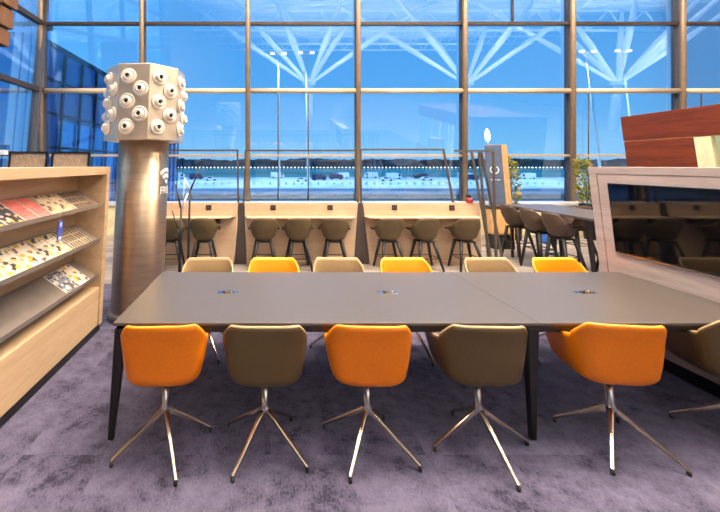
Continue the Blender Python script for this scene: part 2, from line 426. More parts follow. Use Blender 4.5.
# white branching roof columns standing in the hall; the window wall mirrors them
def tree_column(x, y, label):
    t = empty('roof_column', (x, y, 0), label, 'column', 'white branching roof columns')
    b = new(); tube(b, [(x, y, 0), (x, y, 3.3)], [0.3, 0.26], 20); obj('trunk', b, M['white_steel'], t)
    b = new(); lathe(b, [(0, 3.15), (0.42, 3.2), (0.5, 3.4), (0.3, 3.5), (0, 3.5)], 20, (x, y, 0)); obj('capital', b, M['white_steel'], t)
    for dx, dy in ((-5.6, 0.6), (8.6, -0.4), (1.6, 4.6), (-1.6, -6.0), (-9.0, -2.5), (4.4, -5.0), (3.4, 1.5), (-2.8, 3.4)):
        b = new()
        a = Vector((x, y, 3.3)); c = Vector((x + dx, y + dy, 9.3))
        tube(b, [a, a.lerp(c, 0.5), c], [0.10, 0.2, 0.10], 12)
        obj('branch', b, M['white_steel'], t)
    return t
tree_column(3.2, -6.4, 'white branching roof column behind the viewer, nearest the shelf side')
tree_column(14.4, -6.0, 'white branching roof column behind the viewer, middle one mirrored in the glass')
tree_column(25.4, -6.2, 'white branching roof column behind the viewer, farthest from the shelf side')

def roof_truss(y, z0, z1, label):
    t = empty('roof_truss', (14, y, z0), label, 'truss', 'white roof trusses')
    b = new(); tube(b, [(-6, y, z0), (33.5, y, z0)], 0.11, 10); obj('bottom_chord', b, M['white_steel'], t)
    b = new(); tube(b, [(-6, y, z1), (33.5, y, z1)], 0.09, 10); obj('top_chord', b, M['white_steel'], t)
    b = new()
    for i in range(13):
        x = -6 + i * 3.0
        tube(b, [(x, y, z0), (x + 1.5, y, z1)], 0.055, 8); tube(b, [(x + 1.5, y, z1), (x + 3.0, y, z0)], 0.055, 8)
    obj('web', b, M['white_steel'], t)
for y, z0, lb in ((-11, 7.6, 'white roof truss behind the viewer, nearest the windows'), (-17, 7.6, 'white roof truss behind the viewer, second from the windows'), (-25, 7.4, 'white roof truss behind the viewer, third from the windows'), (-36, 7.2, 'white roof truss behind the viewer, farthest from the windows')):
    roof_truss(y, z0, 9.2, lb)

# lights of the hall
def area(name, loc, size, power, col=(1.0, 0.84, 0.66), rot=(0, 0, 0), sy=None):
    l = bpy.data.lights.new(name, 'AREA'); l.energy = power; l.color = col; l.shape = 'RECTANGLE'; l.size = size; l.size_y = sy or size
    o = bpy.data.objects.new(name, l); C.objects.link(o); o.location = loc; o.rotation_euler = rot
    return o
for x, y, p in ((-3.4, 2.6, 120), (0.4, 2.4, 260), (3.6, 2.6, 260), (7.0, 2.2, 420), (-2.6, 5.4, 150), (0.8, 5.2, 280), (4.4, 5.0, 320), (9.0, 4.8, 380)):
    area('ceiling_light', (x, y, 9.2), 1.6, p * 1.9)
for x, y in ((3.2, -6.4), (14.4, -6.0), (25.4, -6.2)):
    for dx, dy in ((1.0, 1.4), (-1.0, 1.4), (0.0, -1.6)):
        l = bpy.data.lights.new('uplight', 'SPOT'); l.energy = 5500; l.spot_size = math.radians(120); l.spot_blend = 0.5; l.color = (1, 0.95, 0.88); l.shadow_soft_size = 0.15
        o = bpy.data.objects.new('uplight', l); C.objects.link(o); o.location = (x + dx, y + dy, 2.6); o.rotation_euler = (PI, 0, 0)

for x, y in ((6, -19), (18, -21), (8, -33), (22, -36)):  # extra uplights added to brighten the far ceiling mirrored in the glass
    l = bpy.data.lights.new('uplight', 'SPOT'); l.energy = 14000; l.spot_size = math.radians(140); l.spot_blend = 0.6; l.color = (1, 0.95, 0.9); l.shadow_soft_size = 0.2
    o = bpy.data.objects.new('uplight', l); C.objects.link(o); o.location = (x, y, 3.0); o.rotation_euler = (PI, 0, 0)

# world: dusk sky
w = bpy.data.worlds.new('sky'); sc.world = w; w.use_nodes = True
nt = w.node_tree; nt.nodes.clear()
out = nt.nodes.new('ShaderNodeOutputWorld'); bg = nt.nodes.new('ShaderNodeBackground'); bg.inputs[1].default_value = 1.55
tc = nt.nodes.new('ShaderNodeTexCoord'); sp = nt.nodes.new('ShaderNodeSeparateXYZ'); nt.links.new(tc.outputs['Generated'], sp.inputs[0])
rp = nt.nodes.new('ShaderNodeValToRGB')
el = rp.color_ramp.elements
for _ in range(3): el.new(0.5)
for e, (p, c) in zip(el, ((0.0, (110, 170, 200)), (0.02, (140, 205, 240)), (0.12, (108, 184, 238)), (0.32, (94, 172, 234)), (0.8, (90, 162, 226)))):
    e.position = p; e.color = lin(c)
nt.links.new(sp.outputs['Z'], rp.inputs[0]); nt.links.new(rp.outputs[0], bg.inputs[0]); nt.links.new(bg.outputs[0], out.inputs[0])

# ------------------------------------------------------------------ bucket shells for chairs and stools
def sstep(a, b, x):
    t = min(1, max(0, (x - a) / (b - a))); return t * t * (3 - 2 * t)

class Bucket:
    def __init__(s, a, bk, fr, zl, zm, zb, za, zf, n=2.8, dip=0.014, km=0.84, b0=50, b1=70, rake=0.0, fall=0.05, pinch=0.03, taper=0.0, square=False):
        s.__dict__.update(locals())
    def plan(s, ph):
        si, cc = math.sin(ph), math.cos(ph)
        x = s.a * math.copysign(abs(si) ** (2 / s.n), si)
        r = s.bk if cc > 0 else s.fr
        y = -r * math.copysign(abs(cc) ** (2 / s.n), cc)
        if cc < 0: x *= 1 - s.taper * (-cc)
        return x, y
    def rim(s, ph):
        d = abs(math.degrees(ph))
        z = s.zb - s.dip * (1 - min(1, d / 40) ** 2) * 1.0
        if s.square:
            x, y = s.plan(ph)
            if math.cos(ph) > 0 and abs(x) < 0.975 * s.a:
                u = max(0.0, (abs(x) / s.a - 0.77) / 0.205)
                return z + (s.za - z) * (0.45 * u + 0.55 * (1 - math.sqrt(max(0.0, 1 - u * u))))
            z = s.za - s.fall * min(1, max(0, (y + 0.62 * s.bk) / (0.8 * s.fr + 0.62 * s.bk)))
            return z + (s.zf - z) * sstep(128, 156, d)
        z = z + (s.za - z) * (0.25 * sstep(s.b0, s.b1, d) + 0.75 * min(1, max(0, (d - s.b0) / (s.b1 - s.b0))))
        z -= s.fall * min(1, max(0, (d - s.b1) / (130 - s.b1))) ** 0.8
        return z + (s.zf - z) * sstep(128, 158, d)
    def point(s, ph, t):
        """t 0 = underside centre, 1 = rim"""
        Hr = s.rim(ph); zm = min(s.zm, Hr - 0.012)
        if t <= 0.5:
            th = t / 0.5 * PI / 2
            k = s.km * math.sin(th) ** 0.85; z = s.zl + (zm - s.zl) * (1 - math.cos(th))
        else:
            q = (t - 0.5) / 0.5
            k = s.km + (1 - s.km) * min(1.0, (q * (Hr - zm)) / max(0.02, (s.za - s.zm))) ** 0.8
            z = zm + (Hr - zm) * q
        x, y = s.plan(ph)
        # upper back leans in slightly at the corners
        if Hr > s.za + 0.02 and z > s.za: 
            f = (z - s.za) / (s.zb - s.za); x *= 1 - s.pinch * f
            y -= s.rake * f
        return (x * k, y * k, z)
    def shell(s, N=72, R=18):
        bm = new()
        phs = [-PI + 2 * PI * i / N for i in range(N)]
        c = bm.verts.new((0, 0, s.zl))
        rings = []
        for j in range(1, R + 1):
            t = j / R
            rings.append([bm.verts.new(s.point(p, t)) for p in phs])
        for i in range(N):
            f = bm.faces.new((c, rings[0][(i + 1) % N], rings[0][i])); f.smooth = True
        for a, b in zip(rings, rings[1:]):
            for i in range(N):
                f = bm.faces.new((a[i], a[(i + 1) % N], b[(i + 1) % N], b[i])); f.smooth = True
        return bm
    def rim_path(s, dmax, N=60, inset=0.0, drop=0.0):
        r = []
        for i in range(N + 1):
            ph = math.radians(-dmax + 2 * dmax * i / N)
            x, y, z = s.point(ph, 1.0)
            L = math.hypot(x, y); r.append((x * (1 - inset / L), y * (1 - inset / L), z - drop))
        return r
    def pad(s, z0, z1, k=0.72, N=48):
        bm = new(); prev = None
        prof = [(0.0, z0), (k * 0.96, z0), (k, z0 + (z1 - z0) * 0.5), (k * 0.94, z1 - 0.006), (k * 0.8, z1), (0.0, z1 + 0.002)]
        rings = []
        for kk, z in prof:
            if kk == 0: rings.append([bm.verts.new((0, 0, z))])
            else:
                rg = []
                for i in range(N):
                    x, y = s.plan(-PI + 2 * PI * i / N); rg.append(bm.verts.new((x * kk, y * kk, z)))
                rings.append(rg)
        for a, b in zip(rings, rings[1:]):
            for i in range(N):
                i2 = (i + 1) % N
                if len(a) == 1: f = bm.faces.new((a[0], b[i2], b[i]))
                elif len(b) == 1: f = bm.faces.new((a[i], a[i2], b[0]))
                else: f = bm.faces.new((a[i], a[i2], b[i2], b[i]))
                f.smooth = True
        return bm

CH = Bucket(0.274, 0.19, 0.36, 0.395, 0.495, 0.803, 0.70, 0.465, n=4.2, dip=0.004, rake=0.03, fall=0.115, pinch=0.0, taper=0.10, km=0.86, square=True)
def make_chair(leather, piping, cush):
    t = bpy.data.objects.new('swivel_chair', None); C.objects.link(t); t.empty_display_size = 0.1
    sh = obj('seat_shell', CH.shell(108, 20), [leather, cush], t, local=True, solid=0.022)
    b = new(); tube(b, CH.rim_path(132, 70, 0.012, 0.0), 0.0105, 8); obj('piping', b, piping, sh, local=True)
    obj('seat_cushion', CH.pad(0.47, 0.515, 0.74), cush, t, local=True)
    b = new(); lathe(b, [(0, 0.20), (0.024, 0.20), (0.03, 0.215), (0.03, 0.245), (0.021, 0.262), (0.021, 0.39), (0, 0.39)], 20)
    obj('post', b, M['chrome'], t, local=True)
    b = new(); lathe(b, [(0, 0.385), (0.05, 0.385), (0.06, 0.393), (0.06, 0.398), (0, 0.40)], 24); obj('seat_plate', b, M['black'], t, local=True)
    base = bpy.data.objects.new('star_base', None); base.empty_display_size = 0.05; C.objects.link(base); base.parent = t
    for k in range(4):
        a = k * PI / 2; d = Vector((math.cos(a), math.sin(a), 0))
        b = new()
        bar(b, d * 0.012 + Vector((0, 0, 0.226)), d * 0.312 + Vector((0, 0, 0.026)), 0.026, 0.03, 0, 0.020, 0.016)
        lg = obj('leg', b, M['steel'], base, bevel=0.005, local=True)
        b = new(); lathe(b, [(0, 0), (0.012, 0), (0.012, 0.022), (0, 0.022)], 12, (d.x * 0.308, d.y * 0.308, 0)); obj('glide', b, M['black'], lg, local=True)
    return t
# thing > part > sub-part only: legs sit directly under the chair, turned as one set
def make_chair2(leather, piping, cush):
    t = make_chair(leather, piping, cush)
    base = [o for o in t.children if o.name.startswith('star_base')][0]
    for lg in list(base.children): lg.parent = t
    bpy.data.objects.remove(base)
    return t
proto = {'orange': make_chair2(M['orange'], M['orange_pipe'], M['orange_lit']), 'olive': make_chair2(M['olive'], M['olive_pipe'], M['olive_lit'])}
used = {}
def place_chair(kind, x, y, yaw, base, label, group):
    o = proto[kind] if kind not in used else copy_tree(proto[kind])
    used.setdefault(kind, o)
    o.location = (x, y, 0); o.rotation_euler = (0, 0, math.radians(yaw))
    for c in o.children:
        c.rotation_euler = (0, 0, 0)
        if c.name.startswith('leg'): c.rotation_euler = (0, 0, math.radians(base - yaw))
    tag(o, label, 'chair', group)
FR = 'chairs along the near side of the long table'
place_chair('orange', -0.643, 2.556, 3, 27.6, 'orange bucket chair in the front row, nearest the magazine shelf', FR)
place_chair('olive', 0.0, 2.556, 0, 53.5, 'olive-brown bucket chair in the front row between the two orange ones nearest the magazine shelf', FR)
place_chair('orange', 0.658, 2.556, -2, 55.3, 'orange bucket chair in the front row standing between the two olive-brown chairs', FR)
place_chair('olive', 1.374, 2.556, -3, 4.5, 'olive-brown bucket chair in the front row close beside the middle table leg', FR)
place_chair('orange', 2.24, 2.57, -7, 44.0, 'orange bucket chair in the front row nearest the television wall', FR)
place_chair('olive', 3.09, 2.60, -6, 40, 'olive-brown bucket chair at the front row end, partly cut off beside the television wall', FR)
BR = 'chairs along the window side of the long table'
place_chair('olive', -0.585, 3.80, 182, 32, 'brown chair across the table nearest the steel column, only its back top showing', BR)
place_chair('orange', 0.089, 3.80, 180, 12, 'orange chair across the table nearest the steel column, top of its back showing', BR)
place_chair('olive', 0.755, 3.80, 178, 85, 'brown chair across the table between two orange chairs, in front of the gap between counters', BR)
place_chair('orange', 1.455, 3.80, 180, 8, 'orange chair across the table between two brown chairs, by the middle of the far side', BR)
place_chair('olive', 2.335, 3.80, 181, 26, 'brown chair across the table in front of the slanted metal screen frame', BR)
place_chair('orange', 3.045, 3.80, 180, 50, 'orange chair across the table nearest the television wall', BR)

# ------------------------------------------------------------------ long table
T = empty('conference_table', (1.23, 3.14, 0), 'long dark taupe meeting table with black tapered legs, running up to the television wall', 'table')
for x0, x1 in ((-1.01, 1.820), (1.822, 3.465)):
    bm = new(); box(bm, x0, x1, 2.564, 3.72, 0.722, 0.74); obj('tabletop', bm, M['table'], T, bevel=0.003)
bm = new()
for (a, b_, c, d) in ((-0.99, 3.44, 2.585, 2.625), (-0.99, 3.44, 3.66, 3.70), (-0.99, -0.95, 2.585, 3.70), (3.40, 3.44, 2.585, 3.70)): box(bm, a, b_, c, d, 0.675, 0.7215)
obj('apron', bm, M['table_edge'], T)
for x in (-0.965, 1.79, 3.39):
    for y, s in ((2.612, -1), (3.672, 1)):
        bm = new(); dx = {-0.965: -0.045, 1.79: -0.035, 3.39: 0.03}[x]
        bar(bm, (x, y, 0.70), (x + dx, y + (0.022 if s < 0 else 0.02), 0), 0.075, 0.075, 0, 0.036, 0.036, up=(0, 1, 0)); obj('leg', bm, M['table_edge'], T, bevel=0.006)
for x in (-0.304, 1.012, 2.633):
    bm = new(); box(bm, x - 0.085, x + 0.085, 3.11, 3.175, 0.7405, 0.7445, 0); box(bm, x - 0.02, x + 0.04, 3.115, 3.135, 0.7445, 0.762, 1); box(bm, x - 0.045, x - 0.022, 3.128, 3.15, 0.7445, 0.753, 2)
    f = obj('socket_flap', bm, [M['chrome'], M['steel'], M['black']], T, bevel=0.0015); f['label'] = 'small chrome pop-up socket flap'

# ------------------------------------------------------------------ magazine shelf
SX = -1.783
S = empty('magazine_shelf', (SX - 0.25, 2.6, 0), 'pale wood magazine shelf with sloped grey trays along the wall', 'shelf')
Y0, Y1 = 0.7, 4.225
bm = new()
box(bm, SX - 0.45, SX, Y0, Y1, 1.675, 1.76)                 # top
box(bm, SX - 0.45, SX, Y1 - 0.085, Y1, 0.075, 1.675)        # far end panel
box(bm, SX - 0.45, SX, Y0, Y0 + 0.085, 0.075, 1.675)        # near end panel
box(bm, SX - 0.45, SX - 0.33, Y0 + 0.085, Y1 - 0.085, 0.075, 1.675)  # back
obj('carcass', bm, M['beige_wood'], S, bevel=0.004)
bm = new(); box(bm, SX - 0.32, SX - 0.012, Y0 + 0.086, Y1 - 0.086, 0.075, 0.47); obj('lower_panel', bm, M['beige_wood'], S, bevel=0.01)
bm = new(); box(bm, SX - 0.44, SX - 0.02, Y0 + 0.02, Y1 - 0.01, 0, 0.074); obj('plinth', bm, M['plinth'], S)
TR = [(1.335, 'upper'), (0.965, 'middle'), (0.585, 'lower')]
SL = Vector((-0.27, 0, 0.17)); SLn = SL.normalized(); NRM = Vector((0.17, 0, 0.27)).normalized()
for z, nm in TR:
    bm = new()
    f0 = Vector((SX - 0.03, 0, z)); b0 = f0 + SL
    poly = [(f0.x + 0.012, z + 0.032), (f0.x + 0.014, z + 0.030), (f0.x + 0.012, z - 0.008), (f0.x, z - 0.008), (b0.x, b0.z - 0.008), (b0.x, b0.z), (f0.x + 0.002, z + 0.001), (f0.x + 0.009, z + 0.032)]
    prism(bm, poly, 'Y', Y0 + 0.09, Y1 - 0.12); obj('tray', bm, M['tray'], S)

def magazine(cover, yc, zt, label, group, w_=0.2, h_=0.295, lift=0, turn=0.0):
    bm = new()
    box(bm, -w_ / 2, w_ / 2, 0, h_, 0.0, 0.004, 1)
    box(bm, -w_ / 2 + 0.006, w_ / 2 - 0.006, 0.006, h_ - 0.006, 0.0042, 0.0054, 0)
    o = obj('magazine', bm, [M[cover], M['pages']])
    m = Matrix((((0, SLn.x, NRM.x)), ((1, SLn.y, NRM.y)), ((0, SLn.z, NRM.z)))).to_4x4()
    base = Vector((SX - 0.03, yc + 0.11, zt)) + SLn * 0.006 + NRM * (0.0025 + lift * 0.0058)
    o.matrix_world = Matrix.Translation(base) @ m @ Matrix.Rotation(turn, 4, 'Z')
    tag(o, label, 'magazine', group)
U, MD, LW = ('magazines on the upper tray', 'magazines on the middle tray', 'magazines on the lower tray')
magazine('c_stripe', 3.77, 1.335, 'magazine with a dark photo grid cover at the far end of the upper tray', U)
magazine('c_stripe', 3.61, 1.335, 'dark photo grid magazine on the upper tray beside a cream one', U, lift=1)
magazine('c_cream', 3.40, 1.335, 'cream magazine on the upper tray touching the dark photo grid covers', U)
magazine('c_cream', 3.20, 1.335, 'cream magazine on the upper tray next to the pink covers', U, lift=1)
magazine('c_pink', 3.02, 1.335, 'pink magazine on the upper tray next to a cream one', U, w_=0.175)
magazine('c_pink', 2.84, 1.335, 'pink magazine on the upper tray next to a dark blue one', U, w_=0.175)
magazine('c_dark', 2.645, 1.335, 'dark blue magazine on the upper tray beside a pink one', U)
magazine('c_dark', 2.44, 1.335, 'dark blue magazine at the upper tray end cut by the photo edge', U)
magazine('c_stripe2', 3.77, 0.965, 'brown photo grid magazine at the far end of the middle tray', MD)
magazine('c_stripe2', 3.60, 0.965, 'brown photo grid magazine on the middle tray beside a yellow one', MD, lift=1)
magazine('c_yellow', 3.38, 0.965, 'yellow and white magazine on the middle tray just below the blue tag', MD)
magazine('c_yellow', 3.19, 0.965, 'yellow and white magazine on the middle tray, second from the brown grid covers', MD, lift=1)
magazine('c_white', 2.99, 0.965, 'pale magazine with small figures in the middle of the middle tray', MD)
magazine('c_yellow', 2.78, 0.965, 'yellow magazine on the middle tray beside the pale one with small figures', MD)
magazine('c_yellow', 2.57, 0.965, 'yellow magazine on the middle tray, second from the pale figure cover', MD, lift=1)
magazine('c_white', 2.36, 0.965, 'pale magazine at the middle tray end cut by the photo edge', MD)
magazine('c_white', 3.76, 0.585, 'pale yellow-edged magazine at the far end of the lower tray', LW)
magazine('c_blue', 3.54, 0.585, 'slate grey photo magazine on the lower tray beside the empty part', LW, w_=0.23)

g = empty('hanging_tag', (SX + 0.012, 3.22, 1.34), 'small blue tag hanging by a string from the upper tray', 'tag')
bm = new(); tube(bm, [(SX - 0.004, 3.222, 1.37), (SX + 0.012, 3.222, 1.375), (SX + 0.014, 3.225, 1.30)], 0.0025, 6); obj('string', bm, M['string'], g)
bm = new(); box(bm, SX + 0.010, SX + 0.018, 3.19, 3.262, 1.135, 1.30); obj('card', bm, M['tag'], g, bevel=0.003)
bm = new(); box(bm, SX + 0.018, SX + 0.0195, 3.205, 3.247, 1.145, 1.17); box(bm, SX + 0.018, SX + 0.0195, 3.215, 3.237, 1.25, 1.285); obj('print', bm, M['tag_pale'], g)

# ------------------------------------------------------------------ steel column with the nozzle head
cx, cy = -1.543, 4.64
K = empty('charging_column', (cx, cy, 0), 'leaning-free brushed steel column topped by an octagonal box of round nozzles', 'column')
K['label'] = 'brushed steel round column topped by an octagonal box covered in round nozzles'
bm = new(); lathe(bm, [(0, 0.08), (0.305, 0.08), (0.305, 2.09), (0, 2.09)], 64, (cx, cy, 0)); sf = obj('shaft', bm, M['col_steel'], K)
for p in sf.data.polygons:
    if abs(p.normal.z) > 0.9: p.use_smooth = False
bm = new(); lathe(bm, [(0, 0), (0.335, 0), (0.335, 0.07), (0.31, 0.09), (0, 0.09)], 64, (cx, cy, 0)); obj('base_ring', bm, M['ring_steel'], K)
HR = 0.485; va = math.radians(-90 + 18.4 + 3)
bm = new()
prism(bm, [(cx + HR * math.cos(va + k * PI / 4), cy + HR * math.sin(va + k * PI / 4)) for k in range(8)], 'Z', 2.075, 2.985)
hd = obj('head', bm, M['head_grey'], K, bevel=0.006)
noz = None
for f in range(8):
    an = va + (f + 0.5) * PI / 4; ap = HR * math.cos(PI / 8); nx, ny = math.cos(an), math.sin(an); tx, ty = -ny, nx
    for i in range(5):
        off = -0.065 if i % 2 == 0 else 0.085
        z = 2.985 - 0.16 - i * 0.15
        if noz is None:
            bm = new()
            lathe(bm, [(0, 0), (0.08, 0), (0.085, 0.006), (0.082, 0.018), (0.072, 0.024), (0.062, 0.02), (0.058, 0.016), (0.054, 0.03), (0.046, 0.05), (0.032, 0.06), (0.026, 0.058), (0.023, 0.035)], 28, mi=0)
            lathe(bm, [(0.023, 0.035), (0.0, 0.034)], 28, mi=1)
            noz = obj('nozzle', bm, [M['nozzle'], M['black']], hd, local=True); o = noz
        else:
            o = noz.copy(); C.objects.link(o); o.parent = hd
        zax = Vector((nx, ny, 0)); xax = Vector((tx, ty, 0)); yax = zax.cross(xax)
        mm = Matrix((xax, yax, zax)).transposed().to_4x4()
        o.matrix_local = Matrix.Translation(Vector((nx * ap + tx * off, ny * ap + ty * off, z))) @ mm @ Matrix.Scale(1.1, 4)
# wifi emblem wrapped on the shaft
def wrap(pts2):   # (u, z) -> on the cylinder
    return pts2
def on_cyl(u, z, r, a0=math.radians(-90 + 83)):
    a = a0 + u / 0.305; return (cx + r * math.cos(a), cy + r * math.sin(a), z)
bm = new()
def strip(bm, pin, pout):
    a = [bm.verts.new(on_cyl(u, z, 0.308)) for u, z in pin]; b = [bm.verts.new(on_cyl(u, z, 0.308)) for u, z in pout]
    for i in range(len(a) - 1): bm.faces.new((a[i], a[i + 1], b[i + 1], b[i]))
zc = 1.545
for r0, r1 in ((0.155, 0.20), (0.085, 0.13)):
    A = [math.radians(135 - 90 * i / 14) for i in range(15)]
    strip(bm, [(r0 * math.cos(a), zc + r0 * math.sin(a)) for a in A], [(r1 * math.cos(a), zc + r1 * math.sin(a)) for a in A])
A = [math.radians(135 - 90 * i / 10) for i in range(11)]
strip(bm, [(0, zc)] * 11, [(0.06 * math.cos(a), zc + 0.06 * math.sin(a)) for a in A])
e = obj('wifi_symbol', bm, M['white'], K, solid=0.002)
cu = bpy.data.curves.new('txt', 'FONT'); cu.body = 'FREE'; cu.size = 0.125; cu.align_x = 'CENTER'
to = bpy.data.objects.new('txt', cu); C.objects.link(to)
dg = bpy.context.evaluated_depsgraph_get(); me = bpy.data.meshes.new_from_object(to.evaluated_get(dg)); bpy.data.objects.remove(to)
bm = new(); bm.from_mesh(me)
bmesh.ops.triangulate(bm, faces=bm.faces[:])
for v in bm.verts: v.co = Vector(on_cyl(v.co.x, 1.43 + v.co.y, 0.308))
obj('lettering', bm, M['white'], K, solid=0.002)

# ------------------------------------------------------------------ window counters and their frames
PY = 6.85
def counter(label, tl, tr, bl, br, sockets):
    t = empty('window_counter', ((tl + tr) / 2, PY, 0), label, 'counter', 'pale wood counters facing the windows')
    bm = new(); prism(bm, [(bl, 0), (br, 0), (tr, 1.085), (tl, 1.085)], 'Y', PY, PY + 0.06); pn = obj('panel', bm, M['counter_wood'], t, bevel=0.004)
    bm = new()
    prism(bm, [(tl + 0.06, 6.60), (tr - 0.14, 6.60), (tr - 0.05, PY - 0.001), (tl - 0.0, PY - 0.001)], 'Z', 0.832, 0.852)
    obj('worktop', bm, M['counter_wood'], t, bevel=0.004)
    for x in (tl + 0.35, (tl + tr) / 2, tr - 0.35):
        bm = new(); prism(bm, [(6.62, 0.831), (6.849, 0.831), (6.849, 0.72), (6.80, 0.72), (6.62, 0.79)], 'X', x - 0.03, x + 0.03); obj('bracket', bm, M['black'], t)
    bm = new(); box(bm, bl + 0.02, br - 0.02, 6.80, 6.849, 0.0, 0.06); obj('plinth', bm, M['counter_wood'], t)
    for x in sockets:
        bm = new(); box(bm, x - 0.05, x + 0.05, PY - 0.012, PY - 0.001, 0.955, 1.045, 0)
        s = obj('socket', bm, M['black'], t, bevel=0.003)
        bm = new(); box(bm, x - 0.035, x - 0.005, PY - 0.016, PY - 0.012, 0.975, 1.02); box(bm, x + 0.008, x + 0.036, PY - 0.016, PY - 0.012, 0.975, 1.02); obj('socket_insert', bm, M['frame'], s)
    return t
counter('pale wood window counter nearest the steel column, behind the coat stand', -2.6, -0.50, -2.56, -0.56, (-1.04,))
counter('pale wood window counter in the middle, with three stools and two sockets', -0.37, 1.72, -0.33, 1.61, (0.15, 1.20))
counter('pale wood window counter nearest the slanted metal screen frame', 1.815, 3.97, 1.90, 3.93, (2.39, 3.45))

def gap_panel(label, t0, t1, b0, b1):
    bm = new(); prism(bm, [(b0, 0), (b1, 0), (t1, 1.08), (t0, 1.08)], 'Y', PY + 0.0, PY + 0.14)
    tag(obj('divider_panel', bm, M['charcoal'], bevel=0.004), label, 'panel', 'charcoal wedges between counters')
gap_panel('charcoal wedge panel between the coat stand counter and the middle counter', -0.485, -0.385, -0.555, -0.335)
gap_panel('charcoal wedge panel between the middle counter and the counter by the metal frame', 1.728, 1.808, 1.625, 1.885)

def frame_thing(label, posts, rail=None, r=0.016, y=6.98, extra=()):
    xs = [p[0][0] for p in posts] + [p[1][0] for p in posts]
    t = empty('metal_frame', ((min(xs) + max(xs)) / 2, y, 0), label, 'frame', 'thin dark metal frames')
    for a, b_ in posts:
        bm = new(); bar(bm, a, b_, 0.034, 0.034, up=(0, 1, 0)); obj('post', bm, M['frame'], t)
    if rail:
        bm = new(); bar(bm, rail[0], rail[1], 0.034, 0.034); obj('top_rail', bm, M['frame'], t)
    return t
fy = 7.03
frame_thing('thin dark metal frame above the counter behind the coat stand', [((-0.535, fy, 2.05), (-0.475, fy, 0)), ((-2.62, fy, 2.05), (-2.66, fy, 0)), ((-2.60, fy + .04, 2.05), (-2.72, fy + .04, 0))], ((-2.64, fy, 2.06), (-0.51, fy, 2.06)))
fy = 7.08
frame_thing('thin dark metal frame above the middle counter', [((-0.375, fy, 2.05), (-0.44, fy, 0)), ((1.76, fy, 2.05), (1.79, fy, 0))], ((-0.39, fy, 2.06), (1.775, fy, 2.06)))
fy = 7.14
frame_thing('thin dark metal frame above the counter beside the blue totem sign', [((1.88, fy, 2.07), (1.82, fy, 0)), ((3.51, fy, 2.07), (3.75, fy, 0))], ((1.865, fy, 2.08), (3.525, fy, 2.08)))
fy = 6.74
frame_thing('free-standing dark metal screen frame of crossing slanted posts beside the last counter',
            [((3.83, fy, 2.02), (4.045, fy, 0)), ((4.07, fy + .1, 2.02), (4.31, fy + .1, 0)), ((3.99, fy + .04, 2.02), (4.02, fy + .04, 0)), ((4.23, fy, 2.02), (4.12, fy, 0))], ((3.53, fy + 0.02, 2.04), (4.245, fy + 0.02, 2.04)))

# ------------------------------------------------------------------ bar stools
def make_stool(dz, shellmat, aw=0.255):
    B = Bucket(aw, 0.225, 0.22, 0.475 + dz, 0.60 + dz, 0.868 + dz, 0.72 + dz, 0.53 + dz, n=2.5, dip=-0.014, km=0.80, b0=42, b1=85, rake=0.02, fall=0.04, pinch=0.06)
    t = bpy.data.objects.new('bar_stool', None); C.objects.link(t); t.empty_display_size = 0.1
    obj('seat_shell', B.shell(60, 14), shellmat, t, local=True, solid=0.016)
    obj('seat_pad', B.pad(0.53 + dz, 0.56 + dz, 0.7, 40), M['stool_dark'], t, local=True)
    for sx in (-1, 1):
        bm = new(); bar(bm, (sx * (aw - 0.01), 0.06, 0.672 + dz), (sx * (aw + 0.022), 0.06, 0.672 + dz), 0.14, 0.03); obj('armrest', bm, M['black_wood'], t, local=True, bevel=0.008)
    bm = new(); bar(bm, (-0.12, 0, 0.468 + dz), (0.12, 0, 0.468 + dz), 0.22, 0.03); obj('seat_frame', bm, M['black_wood'], t, local=True, bevel=0.006)
    zt = 0.475 + dz
    for sx in (-1, 1):
        for sy in (-1, 1):
            bm = new(); tube(bm, [(sx * 0.115, sy * 0.10, zt), (sx * 0.215, sy * 0.195, 0)], [0.03, 0.018], 10); obj('leg', bm, M['black_wood'], t, local=True)
    zr = 0.2 + dz; f = zr / zt; rx = 0.215 + (0.115 - 0.215) * f; ry = 0.195 + (0.10 - 0.195) * f
    bm = new(); q = [(-rx, -ry, zr), (rx, -ry, zr), (rx, ry, zr), (-rx, ry, zr)]
    for i in range(4): tube(bm, [q[i], q[(i + 1) % 4]], 0.008, 8)
    obj('footrest', bm, M['black'], t, local=True)
    return t
st_low = make_stool(0, M['stool']); st_high = make_stool(0.14, M['stool_dark'], 0.215)
sused = set()
def place_stool(p, x, y, yaw, label, group):
    o = p if p not in sused else copy_tree(p)
    sused.add(p)
    o.location = (x, y, 0); o.rotation_euler = (0, 0, math.radians(yaw)); tag(o, label, 'stool', group)
SG = 'olive-brown bar stools at the window counters'
for x, yaw, lb in ((-1.64, 2, 'olive-brown bar stool half hidden by the steel column'), (-1.06, -2, 'olive-brown bar stool behind the coat stand, in front of its counter'),
                   (-0.02, 3, 'bar stool at the middle counter, nearest the steel column'), (0.575, 4, 'bar stool in the middle of the three at the middle counter'), (1.215, -5, 'bar stool at the middle counter, farthest from the steel column'),
                   (2.16, 3, 'bar stool at the counter by the metal screen frame, nearest the middle counter'), (2.785, 4, 'bar stool in the middle of the three before the counter by the screen frame'), (3.49, 2, 'bar stool at the counter end, nearest the slanted metal screen frame')):
    place_stool(st_low, x, 6.56, yaw, lb, SG)
HG = 'dark brown stools at the high table'
for y, lb in ((7.12, 'dark brown stool at the high table, nearest the windows'), (6.58, 'dark brown stool at the high table, second from the television wall'), (6.06, 'dark brown stool at the high table, nearest the television wall')):
    place_stool(st_high, 4.80, y, -80, lb, HG)
for y, lb in ((6.15, 'dark stool on the far side of the high table, nearest the television wall'), (6.9, 'dark stool on the far side of the high table, nearest the windows')):
    place_stool(st_high, 5.75, y, 90, lb, 'stools on the far side of the high table')

